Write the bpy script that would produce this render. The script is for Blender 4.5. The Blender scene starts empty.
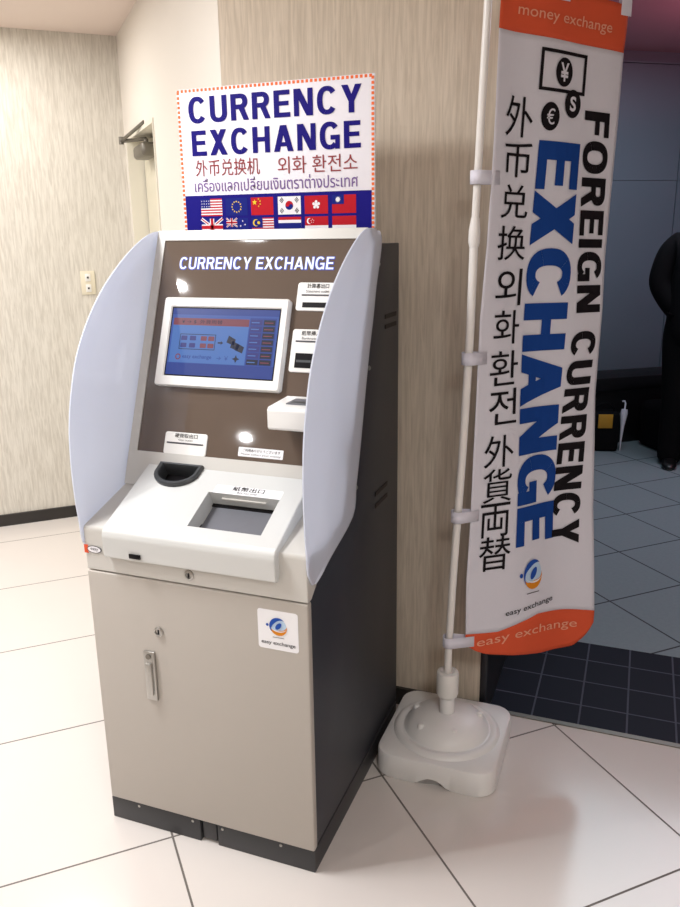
import bpy, bmesh, math
from mathutils import Vector, Matrix
C = bpy.context.scene.collection
pi = math.pi
def lin(c):
    return tuple(((v/255)/12.92 if v/255 <= .04045 else ((v/255+.055)/1.055)**2.4) for v in c)+(1.0,)
# ------------------------------------------------------------------ materials
def mat(name, col, rough=.5, metal=0., spec=.5, coat=0., noise=0., nscale=40., bump=0., trans=0.):
    m = bpy.data.materials.new(name); m.use_nodes = True
    nt = m.node_tree; b = nt.nodes['Principled BSDF']
    b.inputs['Base Color'].default_value = lin(col)
    b.inputs['Roughness'].default_value = rough; b.inputs['Metallic'].default_value = metal
    b.inputs['Specular IOR Level'].default_value = spec; b.inputs['Coat Weight'].default_value = coat
    b.inputs['Coat Roughness'].default_value = .04
    if trans: b.inputs['Transmission Weight'].default_value = trans
    if noise or bump:
        tc = nt.nodes.new('ShaderNodeTexCoord'); n = nt.nodes.new('ShaderNodeTexNoise')
        n.inputs['Scale'].default_value = nscale; n.inputs['Detail'].default_value = 5
        nt.links.new(tc.outputs['Object'], n.inputs['Vector'])
        if noise:
            mx = nt.nodes.new('ShaderNodeMix'); mx.data_type = 'RGBA'
            c = lin(col)
            mx.inputs[6].default_value = tuple(v*(1-noise) for v in c[:3])+(1,)
            mx.inputs[7].default_value = tuple(min(1, v*(1+noise)) for v in c[:3])+(1,)
            nt.links.new(n.outputs['Fac'], mx.inputs[0]); nt.links.new(mx.outputs[2], b.inputs['Base Color'])
        if bump:
            bp = nt.nodes.new('ShaderNodeBump'); bp.inputs['Strength'].default_value = bump; bp.inputs['Distance'].default_value = .002
            nt.links.new(n.outputs['Fac'], bp.inputs['Height']); nt.links.new(bp.outputs['Normal'], b.inputs['Normal'])
    return m
def emat(name, col, strength):
    m = mat(name, col, .3, spec=.2); b = m.node_tree.nodes['Principled BSDF']
    b.inputs['Base Color'].default_value = (0.02, .02, .02, 1)
    b.inputs['Emission Color'].default_value = lin(col); b.inputs['Emission Strength'].default_value = strength
    return m
TX, TY = (.729, .685), (-.685, .729)
def tile_mat(name, col, grout, size, d1, o1, d2, o2, gw, rough, mottling=.03, mscale=6, size2=None, spec=.5):
    """square tiles whose joints run along two directions on the ground"""
    m = mat(name, col, rough, spec=spec); nt = m.node_tree; N = nt.nodes; Lk = nt.links; b = N['Principled BSDF']
    g = N.new('ShaderNodeNewGeometry')
    def axis(d, o, sz):
        v = N.new('ShaderNodeVectorMath'); v.operation = 'DOT_PRODUCT'; v.inputs[1].default_value = (d[0], d[1], 0)
        Lk.new(g.outputs['Position'], v.inputs[0])
        a = N.new('ShaderNodeMath'); a.operation = 'SUBTRACT'; a.inputs[1].default_value = o; Lk.new(v.outputs['Value'], a.inputs[0])
        c = N.new('ShaderNodeMath'); c.operation = 'DIVIDE'; c.inputs[1].default_value = sz; Lk.new(a.outputs[0], c.inputs[0])
        p = N.new('ShaderNodeMath'); p.operation = 'PINGPONG'; p.inputs[1].default_value = .5; Lk.new(c.outputs[0], p.inputs[0])
        l = N.new('ShaderNodeMath'); l.operation = 'LESS_THAN'; l.inputs[1].default_value = gw/sz/2; Lk.new(p.outputs[0], l.inputs[0])
        return l
    A = axis(d1, o1, size); B = axis(d2, o2, size2 or size)
    mx = N.new('ShaderNodeMath'); mx.operation = 'MAXIMUM'; Lk.new(A.outputs[0], mx.inputs[0]); Lk.new(B.outputs[0], mx.inputs[1])
    n = N.new('ShaderNodeTexNoise'); n.inputs['Scale'].default_value = mscale; n.inputs['Detail'].default_value = 8
    Lk.new(g.outputs['Position'], n.inputs['Vector'])
    c = lin(col); m1 = N.new('ShaderNodeMix'); m1.data_type = 'RGBA'
    m1.inputs[6].default_value = tuple(v*(1-mottling) for v in c[:3])+(1,); m1.inputs[7].default_value = tuple(min(1, v*(1+mottling)) for v in c[:3])+(1,)
    Lk.new(n.outputs['Fac'], m1.inputs[0])
    m2 = N.new('ShaderNodeMix'); m2.data_type = 'RGBA'; m2.inputs[7].default_value = lin(grout)
    Lk.new(mx.outputs[0], m2.inputs[0]); Lk.new(m1.outputs[2], m2.inputs[6]); Lk.new(m2.outputs[2], b.inputs['Base Color'])
    r = N.new('ShaderNodeMapRange'); r.inputs['To Min'].default_value = rough; r.inputs['To Max'].default_value = .7
    Lk.new(mx.outputs[0], r.inputs['Value']); Lk.new(r.outputs[0], b.inputs['Roughness'])
    bp = N.new('ShaderNodeBump'); bp.inputs['Strength'].default_value = .4; bp.inputs['Distance'].default_value = .001; bp.invert = True
    Lk.new(mx.outputs[0], bp.inputs['Height']); Lk.new(bp.outputs['Normal'], b.inputs['Normal'])
    return m
def wallpaper(name, c1, c2, h=75, v=5):
    m = mat(name, c1, .75, spec=.25); nt = m.node_tree; N = nt.nodes; Lk = nt.links; b = N['Principled BSDF']
    g = N.new('ShaderNodeNewGeometry'); mp = N.new('ShaderNodeMapping'); mp.inputs['Scale'].default_value = (h, h, v)
    Lk.new(g.outputs['Position'], mp.inputs['Vector'])
    n = N.new('ShaderNodeTexNoise'); n.inputs['Scale'].default_value = 1; n.inputs['Detail'].default_value = 4; n.inputs['Roughness'].default_value = .6
    n.inputs['Distortion'].default_value = .6
    Lk.new(mp.outputs[0], n.inputs['Vector'])
    r = N.new('ShaderNodeValToRGB'); r.color_ramp.elements[0].position = .36; r.color_ramp.elements[0].color = lin(c2)
    r.color_ramp.elements[1].position = .62; r.color_ramp.elements[1].color = lin(c1)
    Lk.new(n.outputs['Fac'], r.inputs[0]); Lk.new(r.outputs[0], b.inputs['Base Color'])
    bp = N.new('ShaderNodeBump'); bp.inputs['Strength'].default_value = .35; bp.inputs['Distance'].default_value = .002
    Lk.new(n.outputs['Fac'], bp.inputs['Height']); Lk.new(bp.outputs['Normal'], b.inputs['Normal'])
    return m
def wingmat():
    m = mat('bluish_white_acrylic', (236,240,252), .2, coat=.3, noise=.008, nscale=4); nt = m.node_tree; b = nt.nodes['Principled BSDF']; o = nt.nodes['Material Output']
    t = nt.nodes.new('ShaderNodeBsdfTranslucent'); t.inputs[0].default_value = lin((242,246,255)); x = nt.nodes.new('ShaderNodeMixShader'); x.inputs[0].default_value = .42
    nt.links.new(b.outputs[0], x.inputs[1]); nt.links.new(t.outputs[0], x.inputs[2]); nt.links.new(x.outputs[0], o.inputs['Surface']); return m
M = dict(
 floor=tile_mat('white_stone_tile', (224,217,212), (112,105,100), .6155, TX, .1345, TY, -.138, .0056, .16, .02, 3),
 dark=tile_mat('dark_tile', (20,23,38), (84,88,102), .1475, (1,0), 1.013, (0,1), 0.978, .006, .5, .08, 12, .153, .12),
 far=tile_mat('grey_stone_tile', (126,140,146), (38,44,52), .411, TX, 2.133, TY, .082, .008, .4, .12, 60),
 paper_left=wallpaper('pale_streaked_wallpaper', (221,216,206), (200,194,183), 110, 9),
 paper_back=wallpaper('beige_streaked_wallpaper', (216,202,184), (196,182,164), 110, 6),
 smooth=mat('smooth_cream_paint', (228,222,213), .6, bump=.05, nscale=120),
 ceil=mat('ceiling_paint', (226,210,200), .8, bump=.05, nscale=80),
 base=mat('dark_baseboard', (44,40,38), .4, bump=.05),
 jamb=mat('dark_metal_trim', (52,52,56), .35, .5, noise=.05),
 farwall=mat('grey_blue_panel', (100,112,124), .35, noise=.04, nscale=2),
 farceil=mat('far_ceiling_paint', (170,140,150), .7, noise=.03),
 wallgen=mat('plain_wall_paint', (215,205,190), .8, bump=.05),
 door=mat('cream_door_paint', (220,214,194), .45, bump=.02, nscale=90),
 jambc=mat('cream_frame_paint', (226,221,206), .5, bump=.02),
 steel=mat('brushed_steel', (178,176,172), .28, .9, noise=.06, nscale=200),
 steeld=mat('dull_steel', (120,116,108), .4, .8, noise=.08, nscale=90),
 grey=mat('kiosk_grey_enamel', (184,177,169), .38, noise=.012, nscale=300, bump=.04),
 greyl=mat('kiosk_light_grey_plastic', (206,203,197), .36, noise=.01, nscale=300, bump=.03),
 charcoal=mat('kiosk_charcoal_enamel', (44,47,56), .45, noise=.03, nscale=250, bump=.05),
 plinth=mat('kiosk_plinth_enamel', (54,54,57), .45, noise=.04, nscale=200),
 tray=mat('white_plastic_top', (212,213,211), .32, bump=.02, nscale=200),
 white=mat('white_plastic', (236,234,230), .3, bump=.02, nscale=150),
 wing=wingmat(),
 brown=mat('brown_acrylic', (98,84,74), .03, coat=.3, noise=.02, nscale=3),
 black=mat('black_plastic', (22,20,22), .35, bump=.03),
 rubber=mat('dark_grey_plastic', (58,60,62), .42, bump=.04),
 shutter=mat('satin_grey_metal', (112,113,120), .4, .2, noise=.04, nscale=(60)),
 paper=mat('sticker_white', (244,243,246), .5, noise=.01),
 signw=mat('sign_white_board', (243,240,247), .4, noise=.01),
 ink=mat('black_ink', (26,22,26), .6, noise=.05), grayink=mat('grey_ink', (90,88,92), .6, noise=.05),
 navy=mat('navy_ink', (24,12,118), .5, noise=.03), navyd=mat('dark_navy_panel', (24,18,122), .5, noise=.03),
 maroon=mat('maroon_ink', (150,66,70), .6, noise=.03), violet=mat('violet_ink', (118,88,150), .6, noise=.03),
 blue=mat('banner_blue_ink', (24,66,142), .6, noise=.03), orange=mat('orange_ink', (224,92,60), .6, noise=.03),
 orangew=mat('orange_badge', (240,120,70), .5, noise=.02),
 peach=mat('pale_peach_ink', (240,170,140), .6, noise=.02),
 red=mat('flag_red', (188,28,42), .5, noise=.03), fblue=mat('flag_blue', (24,34,124), .5, noise=.03), fyel=mat('flag_yellow', (240,205,60), .5, noise=.03),
 fwhite=mat('flag_white', (240,238,242), .5, noise=.02),
 cloth=mat('banner_cloth', (222,220,230), .75, noise=.015, nscale=120, bump=.1),
 poly=mat('base_plastic', (240,239,238), .4, noise=.01, nscale=60, bump=.05),
 pole=mat('pole_white', (238,234,230), .3, noise=.01),
 tab=mat('tab_cloth', (228,226,238), .7, noise=.02),
 globe_b=mat('emblem_blue', (40,82,170), .5, noise=.02), globe_o=mat('emblem_orange', (224,140,40), .5, noise=.04), globe_s=mat('emblem_pale_blue', (190,215,240), .5, noise=.02),
 coat_=mat('black_jacket_cloth', (16,15,18), .8, noise=.2, nscale=60, bump=.3), trous=mat('black_trouser_cloth', (12,12,14), .85, noise=.2, nscale=60),
 shoe=mat('black_shoe_leather', (12,11,12), .35, bump=.1), skin=mat('skin', (200,150,125), .55, noise=.04), hair=mat('black_hair', (14,12,12), .6, noise=.2, nscale=200),
 fabric=mat('black_luggage_fabric', (14,14,17), .8, noise=.2, nscale=150, bump=.2),
 yellow=mat('yellow_tag', (190,140,40), .6, noise=.1, nscale=50),
 blackw=mat('black_laminate', (14,14,17), .4, noise=.1),
 switch=mat('ivory_plastic', (226,218,196), .4, bump=.02),
)
E_ = dict(
 letter=emat('lit_letter_white', (240,244,255), 1.1), glow=emat('lit_letter_blue', (70,90,220), .7),
 scr=emat('screen_blue', (62,98,190), .6), scrd=emat('screen_deep_blue', (42,72,165), .6), scrl=emat('screen_pale_blue', (84,132,212), .62),
 scrr=emat('screen_red', (150,70,90), .55), scrk=emat('screen_dark', (28,36,70), .5), scrc=emat('screen_cell_violet', (58,60,150), .55),
 lamp=emat('lamp_diffuser', (255,246,235), 9), lamps=emat('downlight_lens', (255,248,240), 30))
for k_ in ('ink', 'grayink', 'navy', 'navyd', 'maroon', 'violet', 'blue', 'orange', 'peach', 'red', 'fblue', 'fyel', 'fwhite', 'signw', 'black', 'cloth', 'globe_b', 'globe_o', 'orangew', 'coat_', 'trous', 'fabric'):
    M[k_].node_tree.nodes['Principled BSDF'].inputs['Specular IOR Level'].default_value = .12
# ------------------------------------------------------------------ objects
def tag(o, label=None, cat=None, group=None, kind=None):
    if label: o['label'] = label
    if cat: o['category'] = cat
    if group: o['group'] = group
    if kind: o['kind'] = kind
    return o
def empty(name, loc, label, cat, group=None):
    o = bpy.data.objects.new(name, None); C.objects.link(o); o.location = loc; o.empty_display_size = .05
    return tag(o, label, cat, group)
def origin(o):
    v = Vector((0, 0, 0))
    while o: v += Vector(o.location); o = o.parent
    return v
class MB:
    def __init__(s): s.v = []; s.f = []; s.m = []; s.mats = []; s.sm = []
    def mi(s, m):
        if m not in s.mats: s.mats.append(m)
        return s.mats.index(m)
    def add(s, vs, fs, m, smooth=False):
        k = len(s.v); s.v += [Vector(v) for v in vs]; i = s.mi(m)
        for f in fs: s.f.append([k+j for j in f]); s.m.append(i); s.sm.append(smooth)
    def bm(s, b, m, smooth=False):
        b.verts.ensure_lookup_table(); b.verts.index_update()
        s.add([v.co.copy() for v in b.verts], [[v.index for v in f.verts] for f in b.faces], m, smooth); b.free()
    def box(s, a, b, m, bev=0., seg=2, xf=None):
        t = bmesh.new(); bmesh.ops.create_cube(t, size=1)
        for v in t.verts: v.co = Vector([(a[i]+b[i])/2+v.co[i]*(b[i]-a[i]) for i in range(3)])
        if bev: bmesh.ops.bevel(t, geom=list(t.edges), offset=bev, segments=seg, affect='EDGES', profile=.5)
        if xf:
            for v in t.verts: v.co = xf(v.co)
        s.bm(t, m, bev > 0)
    def prism(s, prof, x0, x1, m, bev=0., seg=2, mp=None):
        """profile in (y,z) swept along x; mp maps (x,p,q) to 3D instead"""
        t = bmesh.new(); mp = mp or (lambda x, p, q: (x, p, q))
        A = [t.verts.new(mp(x0, *p)) for p in prof]; B = [t.verts.new(mp(x1, *p)) for p in prof]; n = len(prof)
        t.faces.new(A); t.faces.new(B[::-1])
        for i in range(n): t.faces.new((A[i], B[i], B[(i+1) % n], A[(i+1) % n]))
        bmesh.ops.recalc_face_normals(t, faces=list(t.faces))
        if bev: bmesh.ops.bevel(t, geom=list(t.edges), offset=bev, segments=seg, affect='EDGES', profile=.5)
        s.bm(t, m, bev > 0)
    def tube(s, pts, rs, m, n=16, cap=True):
        pts = [Vector(p) for p in pts]
        if not hasattr(rs, '__len__'): rs = [rs]*len(pts)
        d0 = (pts[1]-pts[0]).normalized(); a = d0.orthogonal().normalized(); vs = []; fs = []
        for i, p in enumerate(pts):
            d = (pts[min(i+1, len(pts)-1)]-pts[max(i-1, 0)]).normalized()
            a = (a-d*a.dot(d)).normalized(); b = d.cross(a)
            vs += [p+(a*math.cos(2*pi*k/n)+b*math.sin(2*pi*k/n))*rs[i] for k in range(n)]
        for i in range(len(pts)-1):
            for k in range(n): fs.append([i*n+k, i*n+(k+1) % n, (i+1)*n+(k+1) % n, (i+1)*n+k])
        if cap: fs.append(list(range(n))[::-1]); fs.append([(len(pts)-1)*n+k for k in range(n)])
        s.add(vs, fs, m, True)
    def lathe(s, prof, c, m, n=32, axis=None):
        """prof: (r,h) pairs around +z (or axis) at c"""
        q = Vector((0, 0, 1)).rotation_difference(Vector(axis).normalized()) if axis else None
        vs = []; fs = []
        for r, h in prof:
            for k in range(n):
                v = Vector((r*math.cos(2*pi*k/n), r*math.sin(2*pi*k/n), h))
                if q: v = q @ v
                vs.append(v+Vector(c))
        for i in range(len(prof)-1):
            for k in range(n): fs.append([i*n+k, i*n+(k+1) % n, (i+1)*n+(k+1) % n, (i+1)*n+k])
        fs.append(list(range(n))[::-1]); fs.append([(len(prof)-1)*n+k for k in range(n)])
        s.add(vs, fs, m, True)
    def build(s, name, parent=None, auto=True):
        me = bpy.data.meshes.new(name); o0 = origin(parent) if parent else Vector((0, 0, 0))
        me.from_pydata([v-o0 for v in s.v], [], s.f)
        for m in s.mats: me.materials.append(m)
        me.polygons.foreach_set('material_index', s.m); me.polygons.foreach_set('use_smooth', s.sm)
        me.update()
        if auto and any(s.sm):
            b = bmesh.new(); b.from_mesh(me)
            for e in b.edges:
                if len(e.link_faces) == 2 and e.calc_face_angle(0) > math.radians(38): e.smooth = False
            b.to_mesh(me); b.free()
        o = bpy.data.objects.new(name, me); C.objects.link(o)
        if parent: o.parent = parent
        return o
DBG = []
def cut(o, cutter):
    """boolean difference, applied"""
    bpy.context.view_layer.update()
    md = o.modifiers.new('cut', 'BOOLEAN'); md.operation = 'DIFFERENCE'; md.object = cutter; md.solver = 'EXACT'
    dg = bpy.context.evaluated_depsgraph_get(); dg.update()
    me = bpy.data.meshes.new_from_object(o.evaluated_get(dg)); o.modifiers.clear(); o.data = me
    for p in me.polygons: p.use_smooth = False

    bpy.data.objects.remove(cutter)
# flat printed graphics on a mapped surface
class Gfx(MB):
    def __init__(s, mp, step=.0005, base=.0006): super().__init__(); s.mp = mp; s.st = step; s.b = base
    def P(s, x, y, l): return Vector(s.mp(x, y, s.b+l*s.st))
    def poly(s, pts, m, l=0): s.add([s.P(x, y, l) for x, y in pts], [list(range(len(pts)))], m)
    sub = 1
    def rect(s, x0, y0, x1, y1, m, l=0):
        k = s.sub if abs(x1-x0) > .05 else 1
        for i in range(k): a = x0+(x1-x0)*i/k; c = x0+(x1-x0)*(i+1)/k; s.poly([(a, y0), (c, y0), (c, y1), (a, y1)], m, l)
    def rrect(s, x0, y0, x1, y1, r, m, l=0):
        p = []
        for cx, cy, a0 in ((x1-r, y1-r, 0), (x0+r, y1-r, 90), (x0+r, y0+r, 180), (x1-r, y0+r, 270)):
            p += [(cx+r*math.cos(math.radians(a0+k*22.5)), cy+r*math.sin(math.radians(a0+k*22.5))) for k in range(5)]
        s.poly(p, m, l)
    def ell(s, cx, cy, rx, ry, m, l=0, n=28): s.poly([(cx+rx*math.cos(2*pi*k/n), cy+ry*math.sin(2*pi*k/n)) for k in range(n)], m, l)
    def ring(s, cx, cy, rx, ry, t, m, l=0, a0=0, a1=360, n=28, taper=False):
        for k in range(n):
            q = []
            for a, o in ((k, 0), (k+1, 0), (k+1, 1), (k, 1)):
                w = math.radians(a0+(a1-a0)*a/n); tt = t*(math.sin(pi*a/n) if taper else 1)
                q.append((cx+(rx-o*tt)*math.cos(w), cy+(ry-o*tt)*math.sin(w)))
            s.poly(q, m, l)
    def frame(s, x0, y0, x1, y1, t, m, l=0, ty=None):
        ty = ty or t
        s.rect(x0, y0, x1, y0+ty, m, l); s.rect(x0, y1-ty, x1, y1, m, l); s.rect(x0, y0+ty, x0+t, y1-ty, m, l); s.rect(x1-t, y0+ty, x1, y1-ty, m, l)
    def star(s, cx, cy, r, m, l=0, n=5, k=.42, rot=90, asp=1):
        s.poly([(cx+asp*(r if i % 2 == 0 else r*k)*math.cos(math.radians(rot+i*180/n)), cy+(r if i % 2 == 0 else r*k)*math.sin(math.radians(rot+i*180/n))) for i in range(2*n)], m, l)
    def text(s, st, x0, y0, x1, y1, m, l=1, bold=0., rot=False, fn=None, shear=0., space=1.):
        """glyphs stretched to fill the rectangle; rot: reads downward"""
        if bold and any(ord(c) > 0x2ff for c in st):   # these outlines overlap, so thicken by a second pass
            if not fn: d = abs(y1-y0)*bold*.7; s.text(st, x0+d, y0, x1+d, y1, m, l+.5, 0, rot, fn, shear, space)
            bold = 0
        vs, fs = glyphs(st, bold, shear, space)
        ax = min(v[0] for v in vs); bx = max(v[0] for v in vs); ay = min(v[1] for v in vs); by = max(v[1] for v in vs)
        out = []
        for v in vs:
            a = (v[0]-ax)/max(bx-ax, 1e-6); b = (v[1]-ay)/max(by-ay, 1e-6)
            if fn: u, w = fn(a, b)
            elif rot: u, w = x0+(x1-x0)*b, y1+(y0-y1)*a
            else: u, w = x0+(x1-x0)*a, y0+(y1-y0)*b
            out.append(s.P(u, w, l))
        s.add(out, fs, m)
_cache = {}
# heavy grotesque capitals drawn from bars, diagonals and arcs
def bold_letters(st, tx=.19, ty=.165, gap=.12):
    """list of polygons over a box 1 high; returns polygons and total width"""
    out = []; x = 0
    for ch in st:
        P = []
        def q(*p): P.append(list(p))
        def bar(a, b_, c, d): q((a, b_), (c, b_), (c, d), (a, d))
        def arc(cx_, cy_, rx, ry, a0, a1, n=14, ox=tx, oy=ty):
            for k in range(n):
                u, v = [math.radians(a0+(a1-a0)*j/n) for j in (k, k+1)]
                se = lambda w, e=.86: (math.copysign(abs(math.cos(w))**e, math.cos(w)), math.copysign(abs(math.sin(w))**e, math.sin(w)))
                (c0_, s0_), (c1_, s1_) = se(u), se(v)
                q((cx_+rx*c0_, cy_+ry*s0_), (cx_+rx*c1_, cy_+ry*s1_), (cx_+(rx-ox)*c1_, cy_+(ry-oy)*s1_), (cx_+(rx-ox)*c0_, cy_+(ry-oy)*s0_))
        w = .68
        if ch == 'E' or ch == 'F':
            w = .60 if ch == 'E' else .57; bar(0, 0, tx, 1); bar(tx, 1-ty, w, 1); m_ = .43; bar(tx, m_, w-.04, m_+ty*.95)
            if ch == 'E': bar(tx, 0, w+.015, ty)
        elif ch == 'H': w = .68; bar(0, 0, tx, 1); bar(w-tx, 0, w, 1); bar(tx, .43, w-tx, .43+ty)
        elif ch == 'I': w = tx; bar(0, 0, tx, 1)
        elif ch == 'N': w = .70; bar(0, 0, tx*.95, 1); bar(w-tx*.95, 0, w, 1); d = tx*1.2; q((0, 1), (d, 1), (w, 0), (w-d, 0))
        elif ch == 'A': w = .76; d = tx*1.1; q((0, 0), (d, 0), (w/2+d*.45, 1), (w/2-d*.55, 1)); q((w, 0), (w/2+d*.55, 1), (w/2-d*.45, 1), (w-d, 0)); bar(w*.24, .20, w*.76, .20+ty*.9)
        elif ch == 'X': w = .72; d = tx*1.2; q((0, 0), (d, 0), (w-.02, 1), (w-.02-d, 1)); q((w, 0), (w-d, 0), (.02, 1), (.02+d, 1))
        elif ch == 'Y': w = .72; d = tx*1.15; bar(w/2-tx/2, 0, w/2+tx/2, .42); q((0, 1), (d, 1), (w/2+tx/2, .40), (w/2-tx/2, .40)); q((w, 1), (w-d, 1), (w/2-tx/2, .40), (w/2+tx/2, .40))
        elif ch == 'U': w = .68; bar(0, .33, tx, 1); bar(w-tx, .33, w, 1); arc(w/2, .34, w/2, .355, 180, 360, 18)
        elif ch == 'O': w = .76; arc(w/2, .5, w/2, .515, 0, 360, 32)
        elif ch == 'C': w = .72; arc(w/2, .5, w/2, .515, 36, 324, 26)
        elif ch == 'G': w = .74; arc(w/2, .5, w/2, .515, 38, 318, 26); bar(w/2+.03, .52-ty, w, .52); bar(w-tx*.85, 0, w, .52)
        elif ch == 'R':
            w = .68; bar(0, 0, tx, 1); bar(tx, 1-ty, w-.30, 1); bar(tx, .42, w-.30, .42+ty); arc(w-.31, .71, .29, .29, -90, 90, 12); q((w-.37, .44), (w-.17, .50), (w+.02, 0), (w-.19, 0))
        else: w = .17
        out += [[(px__+x, pz__) for px__, pz__ in p] for p in P]; x += w+gap
    return out, x-gap
def draw_bold(g, st, fn, m, l=1, tx=.19, ty=.165, gap=.12, grow=0.):
    ps, w = bold_letters(st, tx, ty, gap)
    for ip, p in enumerate(ps):
        if grow:
            c = (sum(a for a, _ in p)/len(p), sum(b_ for _, b_ in p)/len(p)); p = [(a+math.copysign(grow, a-c[0]), b_+math.copysign(grow, b_-c[1])) for a, b_ in p]
        k = g.sub; vs = []
        for i in range(k+1):
            for j in range(k+1):
                u, v = i/k, j/k; co_ = [(1-u)*(1-v), u*(1-v), u*v, (1-u)*v]
                vs.append(g.P(*fn(sum(c_*q_[0] for c_, q_ in zip(co_, p))/w, sum(c_*q_[1] for c_, q_ in zip(co_, p))), l+.08*(ip % 7)))
        g.add(vs, [[i*(k+1)+j, (i+1)*(k+1)+j, (i+1)*(k+1)+j+1, i*(k+1)+j+1] for i in range(k) for j in range(k)], m)
def box_fn(x0, y0, x1, y1): return lambda a, c: (x0+(x1-x0)*a, y0+(y1-y0)*c)
def glyphs(st, bold, shear, space):
    k = (st, bold, shear, space)
    if k not in _cache:
        cu = bpy.data.curves.new('t', 'FONT'); cu.body = st; cu.offset = bold; cu.shear = shear; cu.resolution_u = 4; cu.fill_mode = 'FRONT'; cu.space_character = space
        o = bpy.data.objects.new('t', cu); C.objects.link(o)
        dg = bpy.context.evaluated_depsgraph_get(); dg.update()
        me = bpy.data.meshes.new_from_object(o.evaluated_get(dg))
        _cache[k] = ([tuple(v.co) for v in me.vertices], [list(p.vertices) for p in me.polygons])
        bpy.data.objects.remove(o); bpy.data.curves.remove(cu); bpy.data.meshes.remove(me)
    return _cache[k]
# ------------------------------------------------------------------ the setting
T1 = Vector((.729, .685, 0)); T2 = Vector((-.685, .729, 0))
def TT(a, b, z=0): return T1*a+T2*b+Vector((0, 0, z))
H = 2.517
KX = .019; KY = .79; WE = .872     # wall behind the kiosk: from KX to WE at y = KY
def structure(mb, name, label, cat='wall', parent=None):
    o = mb.build(name, parent)
    if not parent: tag(o, label, cat, None, 'structure')
    return o
def slab(mb, poly, z0, z1, m):
    n = len(poly); vs = [(p[0], p[1], z0) for p in poly]+[(p[0], p[1], z1) for p in poly]
    mb.add(vs, [list(range(n))[::-1], list(range(n, 2*n))]+[[i, (i+1) % n, n+(i+1) % n, n+i] for i in range(n)], m)
corner = TT(.554, 2.588); lend = TT(-4.2, 2.588); XR = 3.4; YB = -4.6; Y1 = .84; Y2 = 1.415
b = MB(); slab(b, [(lend.x, YB), (XR, YB), (XR, Y1), (WE, Y1), (WE-.01, KY+.1), (KX+.1, KY+.1), (corner.x+.15, corner.y+.2), (lend.x-.1, lend.y+.1)], -.06, 0, M['floor'])
structure(b, 'floor', 'glossy white stone tile floor under the currency machine', 'floor')
b = MB(); slab(b, [(WE, Y1+.02), (XR, Y1+.02), (XR, Y2), (WE, Y2)], -.06, 0, M['dark'])
structure(b, 'floor', 'strip of small dark navy tiles at the opening', 'floor')
b = MB(); slab(b, [(-.3, Y2), (XR+1.2, Y2), (XR+1.2, 7.4), (-.3, 7.4)], -.06, 0, M['far'])
structure(b, 'floor', 'grey speckled tile floor of the darker room beyond the opening', 'floor')
b = MB(); b.box((WE, Y1, -.03), (XR, Y1+.02, .003), M['steeld']); structure(b, 'trim_1', 'thin metal edge strip between white tiles and dark tiles', 'trim')
b = MB(); slab(b, [(lend.x, YB), (XR, YB), (XR, Y2), (WE-.05, Y2), (WE-.05, KY+.05), (KX+.1, KY+.05), (corner.x+.15, corner.y+.2), (lend.x-.1, lend.y+.1)], H, H+.08, M['ceil'])
structure(b, 'ceiling', 'pale cream ceiling above the corner with the door', 'ceiling')
def wall_between(mb, p, q, z0, z1, thick, m):
    """thickness goes to the left of p->q"""
    p = Vector((p[0], p[1], 0)); q = Vector((q[0], q[1], 0)); d = (q-p).normalized(); n = Vector((-d.y, d.x, 0))*thick
    slab(mb, [p, q, q+n, p+n], z0, z1, m)
b = MB(); wall_between(b, lend, corner, 0, H, .12, M['paper_left']); structure(b, 'wall_left', 'pale vertically streaked wallpaper wall at the left with the socket plate')
# door wall: plane T1 = .554 from T2 = .55 to 2.588, opening 1.71..2.49, top 2.022
kc = TT(.554, .5555)
b = MB()
for t0, t1, z0, z1 in ((.5625, 1.71, 0, H), (2.49, 2.588, 0, H), (1.71, 2.49, 2.022, H)):
    slab(b, [TT(.554, t0), TT(.674, t0), TT(.674, t1), TT(.554, t1)], z0, z1, M['smooth'])
structure(b, 'wall_door', 'smooth cream wall holding the recessed door')
b = MB(); b.box((KX, KY, 0), (WE-.02, KY+.1, H), M['paper_back']); b.box((WE-.12, KY+.1, 0), (WE-.02, Y2, H), M['paper_back'])
structure(b, 'wall_back', 'beige streaked wallpaper wall right behind the machine')
b = MB(); b.box((WE-.02, KY-.003, 0), (WE+.003, Y2, H), M['jamb'], .002); structure(b, 'trim_2', 'dark jamb at the end of the wallpapered wall', 'trim')
b = MB(); b.box((XR, YB, 0), (XR+.1, Y2, H), M['wallgen']); structure(b, 'wall_right', 'plain wall on the right of the room', 'wall')
b = MB(); b.box((lend.x, YB-.1, 0), (XR, YB, H), M['wallgen']); structure(b, 'wall_front', 'plain wall across the room facing the machine', 'wall')
b = MB(); b.box((lend.x-.1, YB, 0), (lend.x, lend.y+.1, H), M['wallgen']); structure(b, 'wall_side', 'plain side wall far to the left', 'wall')
# baseboards
def board(mb, p, q, h=.062, t=.012):   # in front (right side of p->q)
    wall_between(mb, q, p, 0, h, t, M['base'])
b = MB(); board(b, (lend.x, lend.y), corner, .065); structure(b, 'baseboard_left', 'dark baseboard along the left wallpaper wall', 'baseboard')
b = MB(); board(b, (KX, KY), (WE-.02, KY)); structure(b, 'baseboard_back', 'dark baseboard behind the machine and the flag base', 'baseboard')
b = MB(); board(b, TT(.554, 1.71), TT(.554, .56)); structure(b, 'baseboard_door', 'dark baseboard along the smooth cream door wall', 'baseboard')
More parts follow.
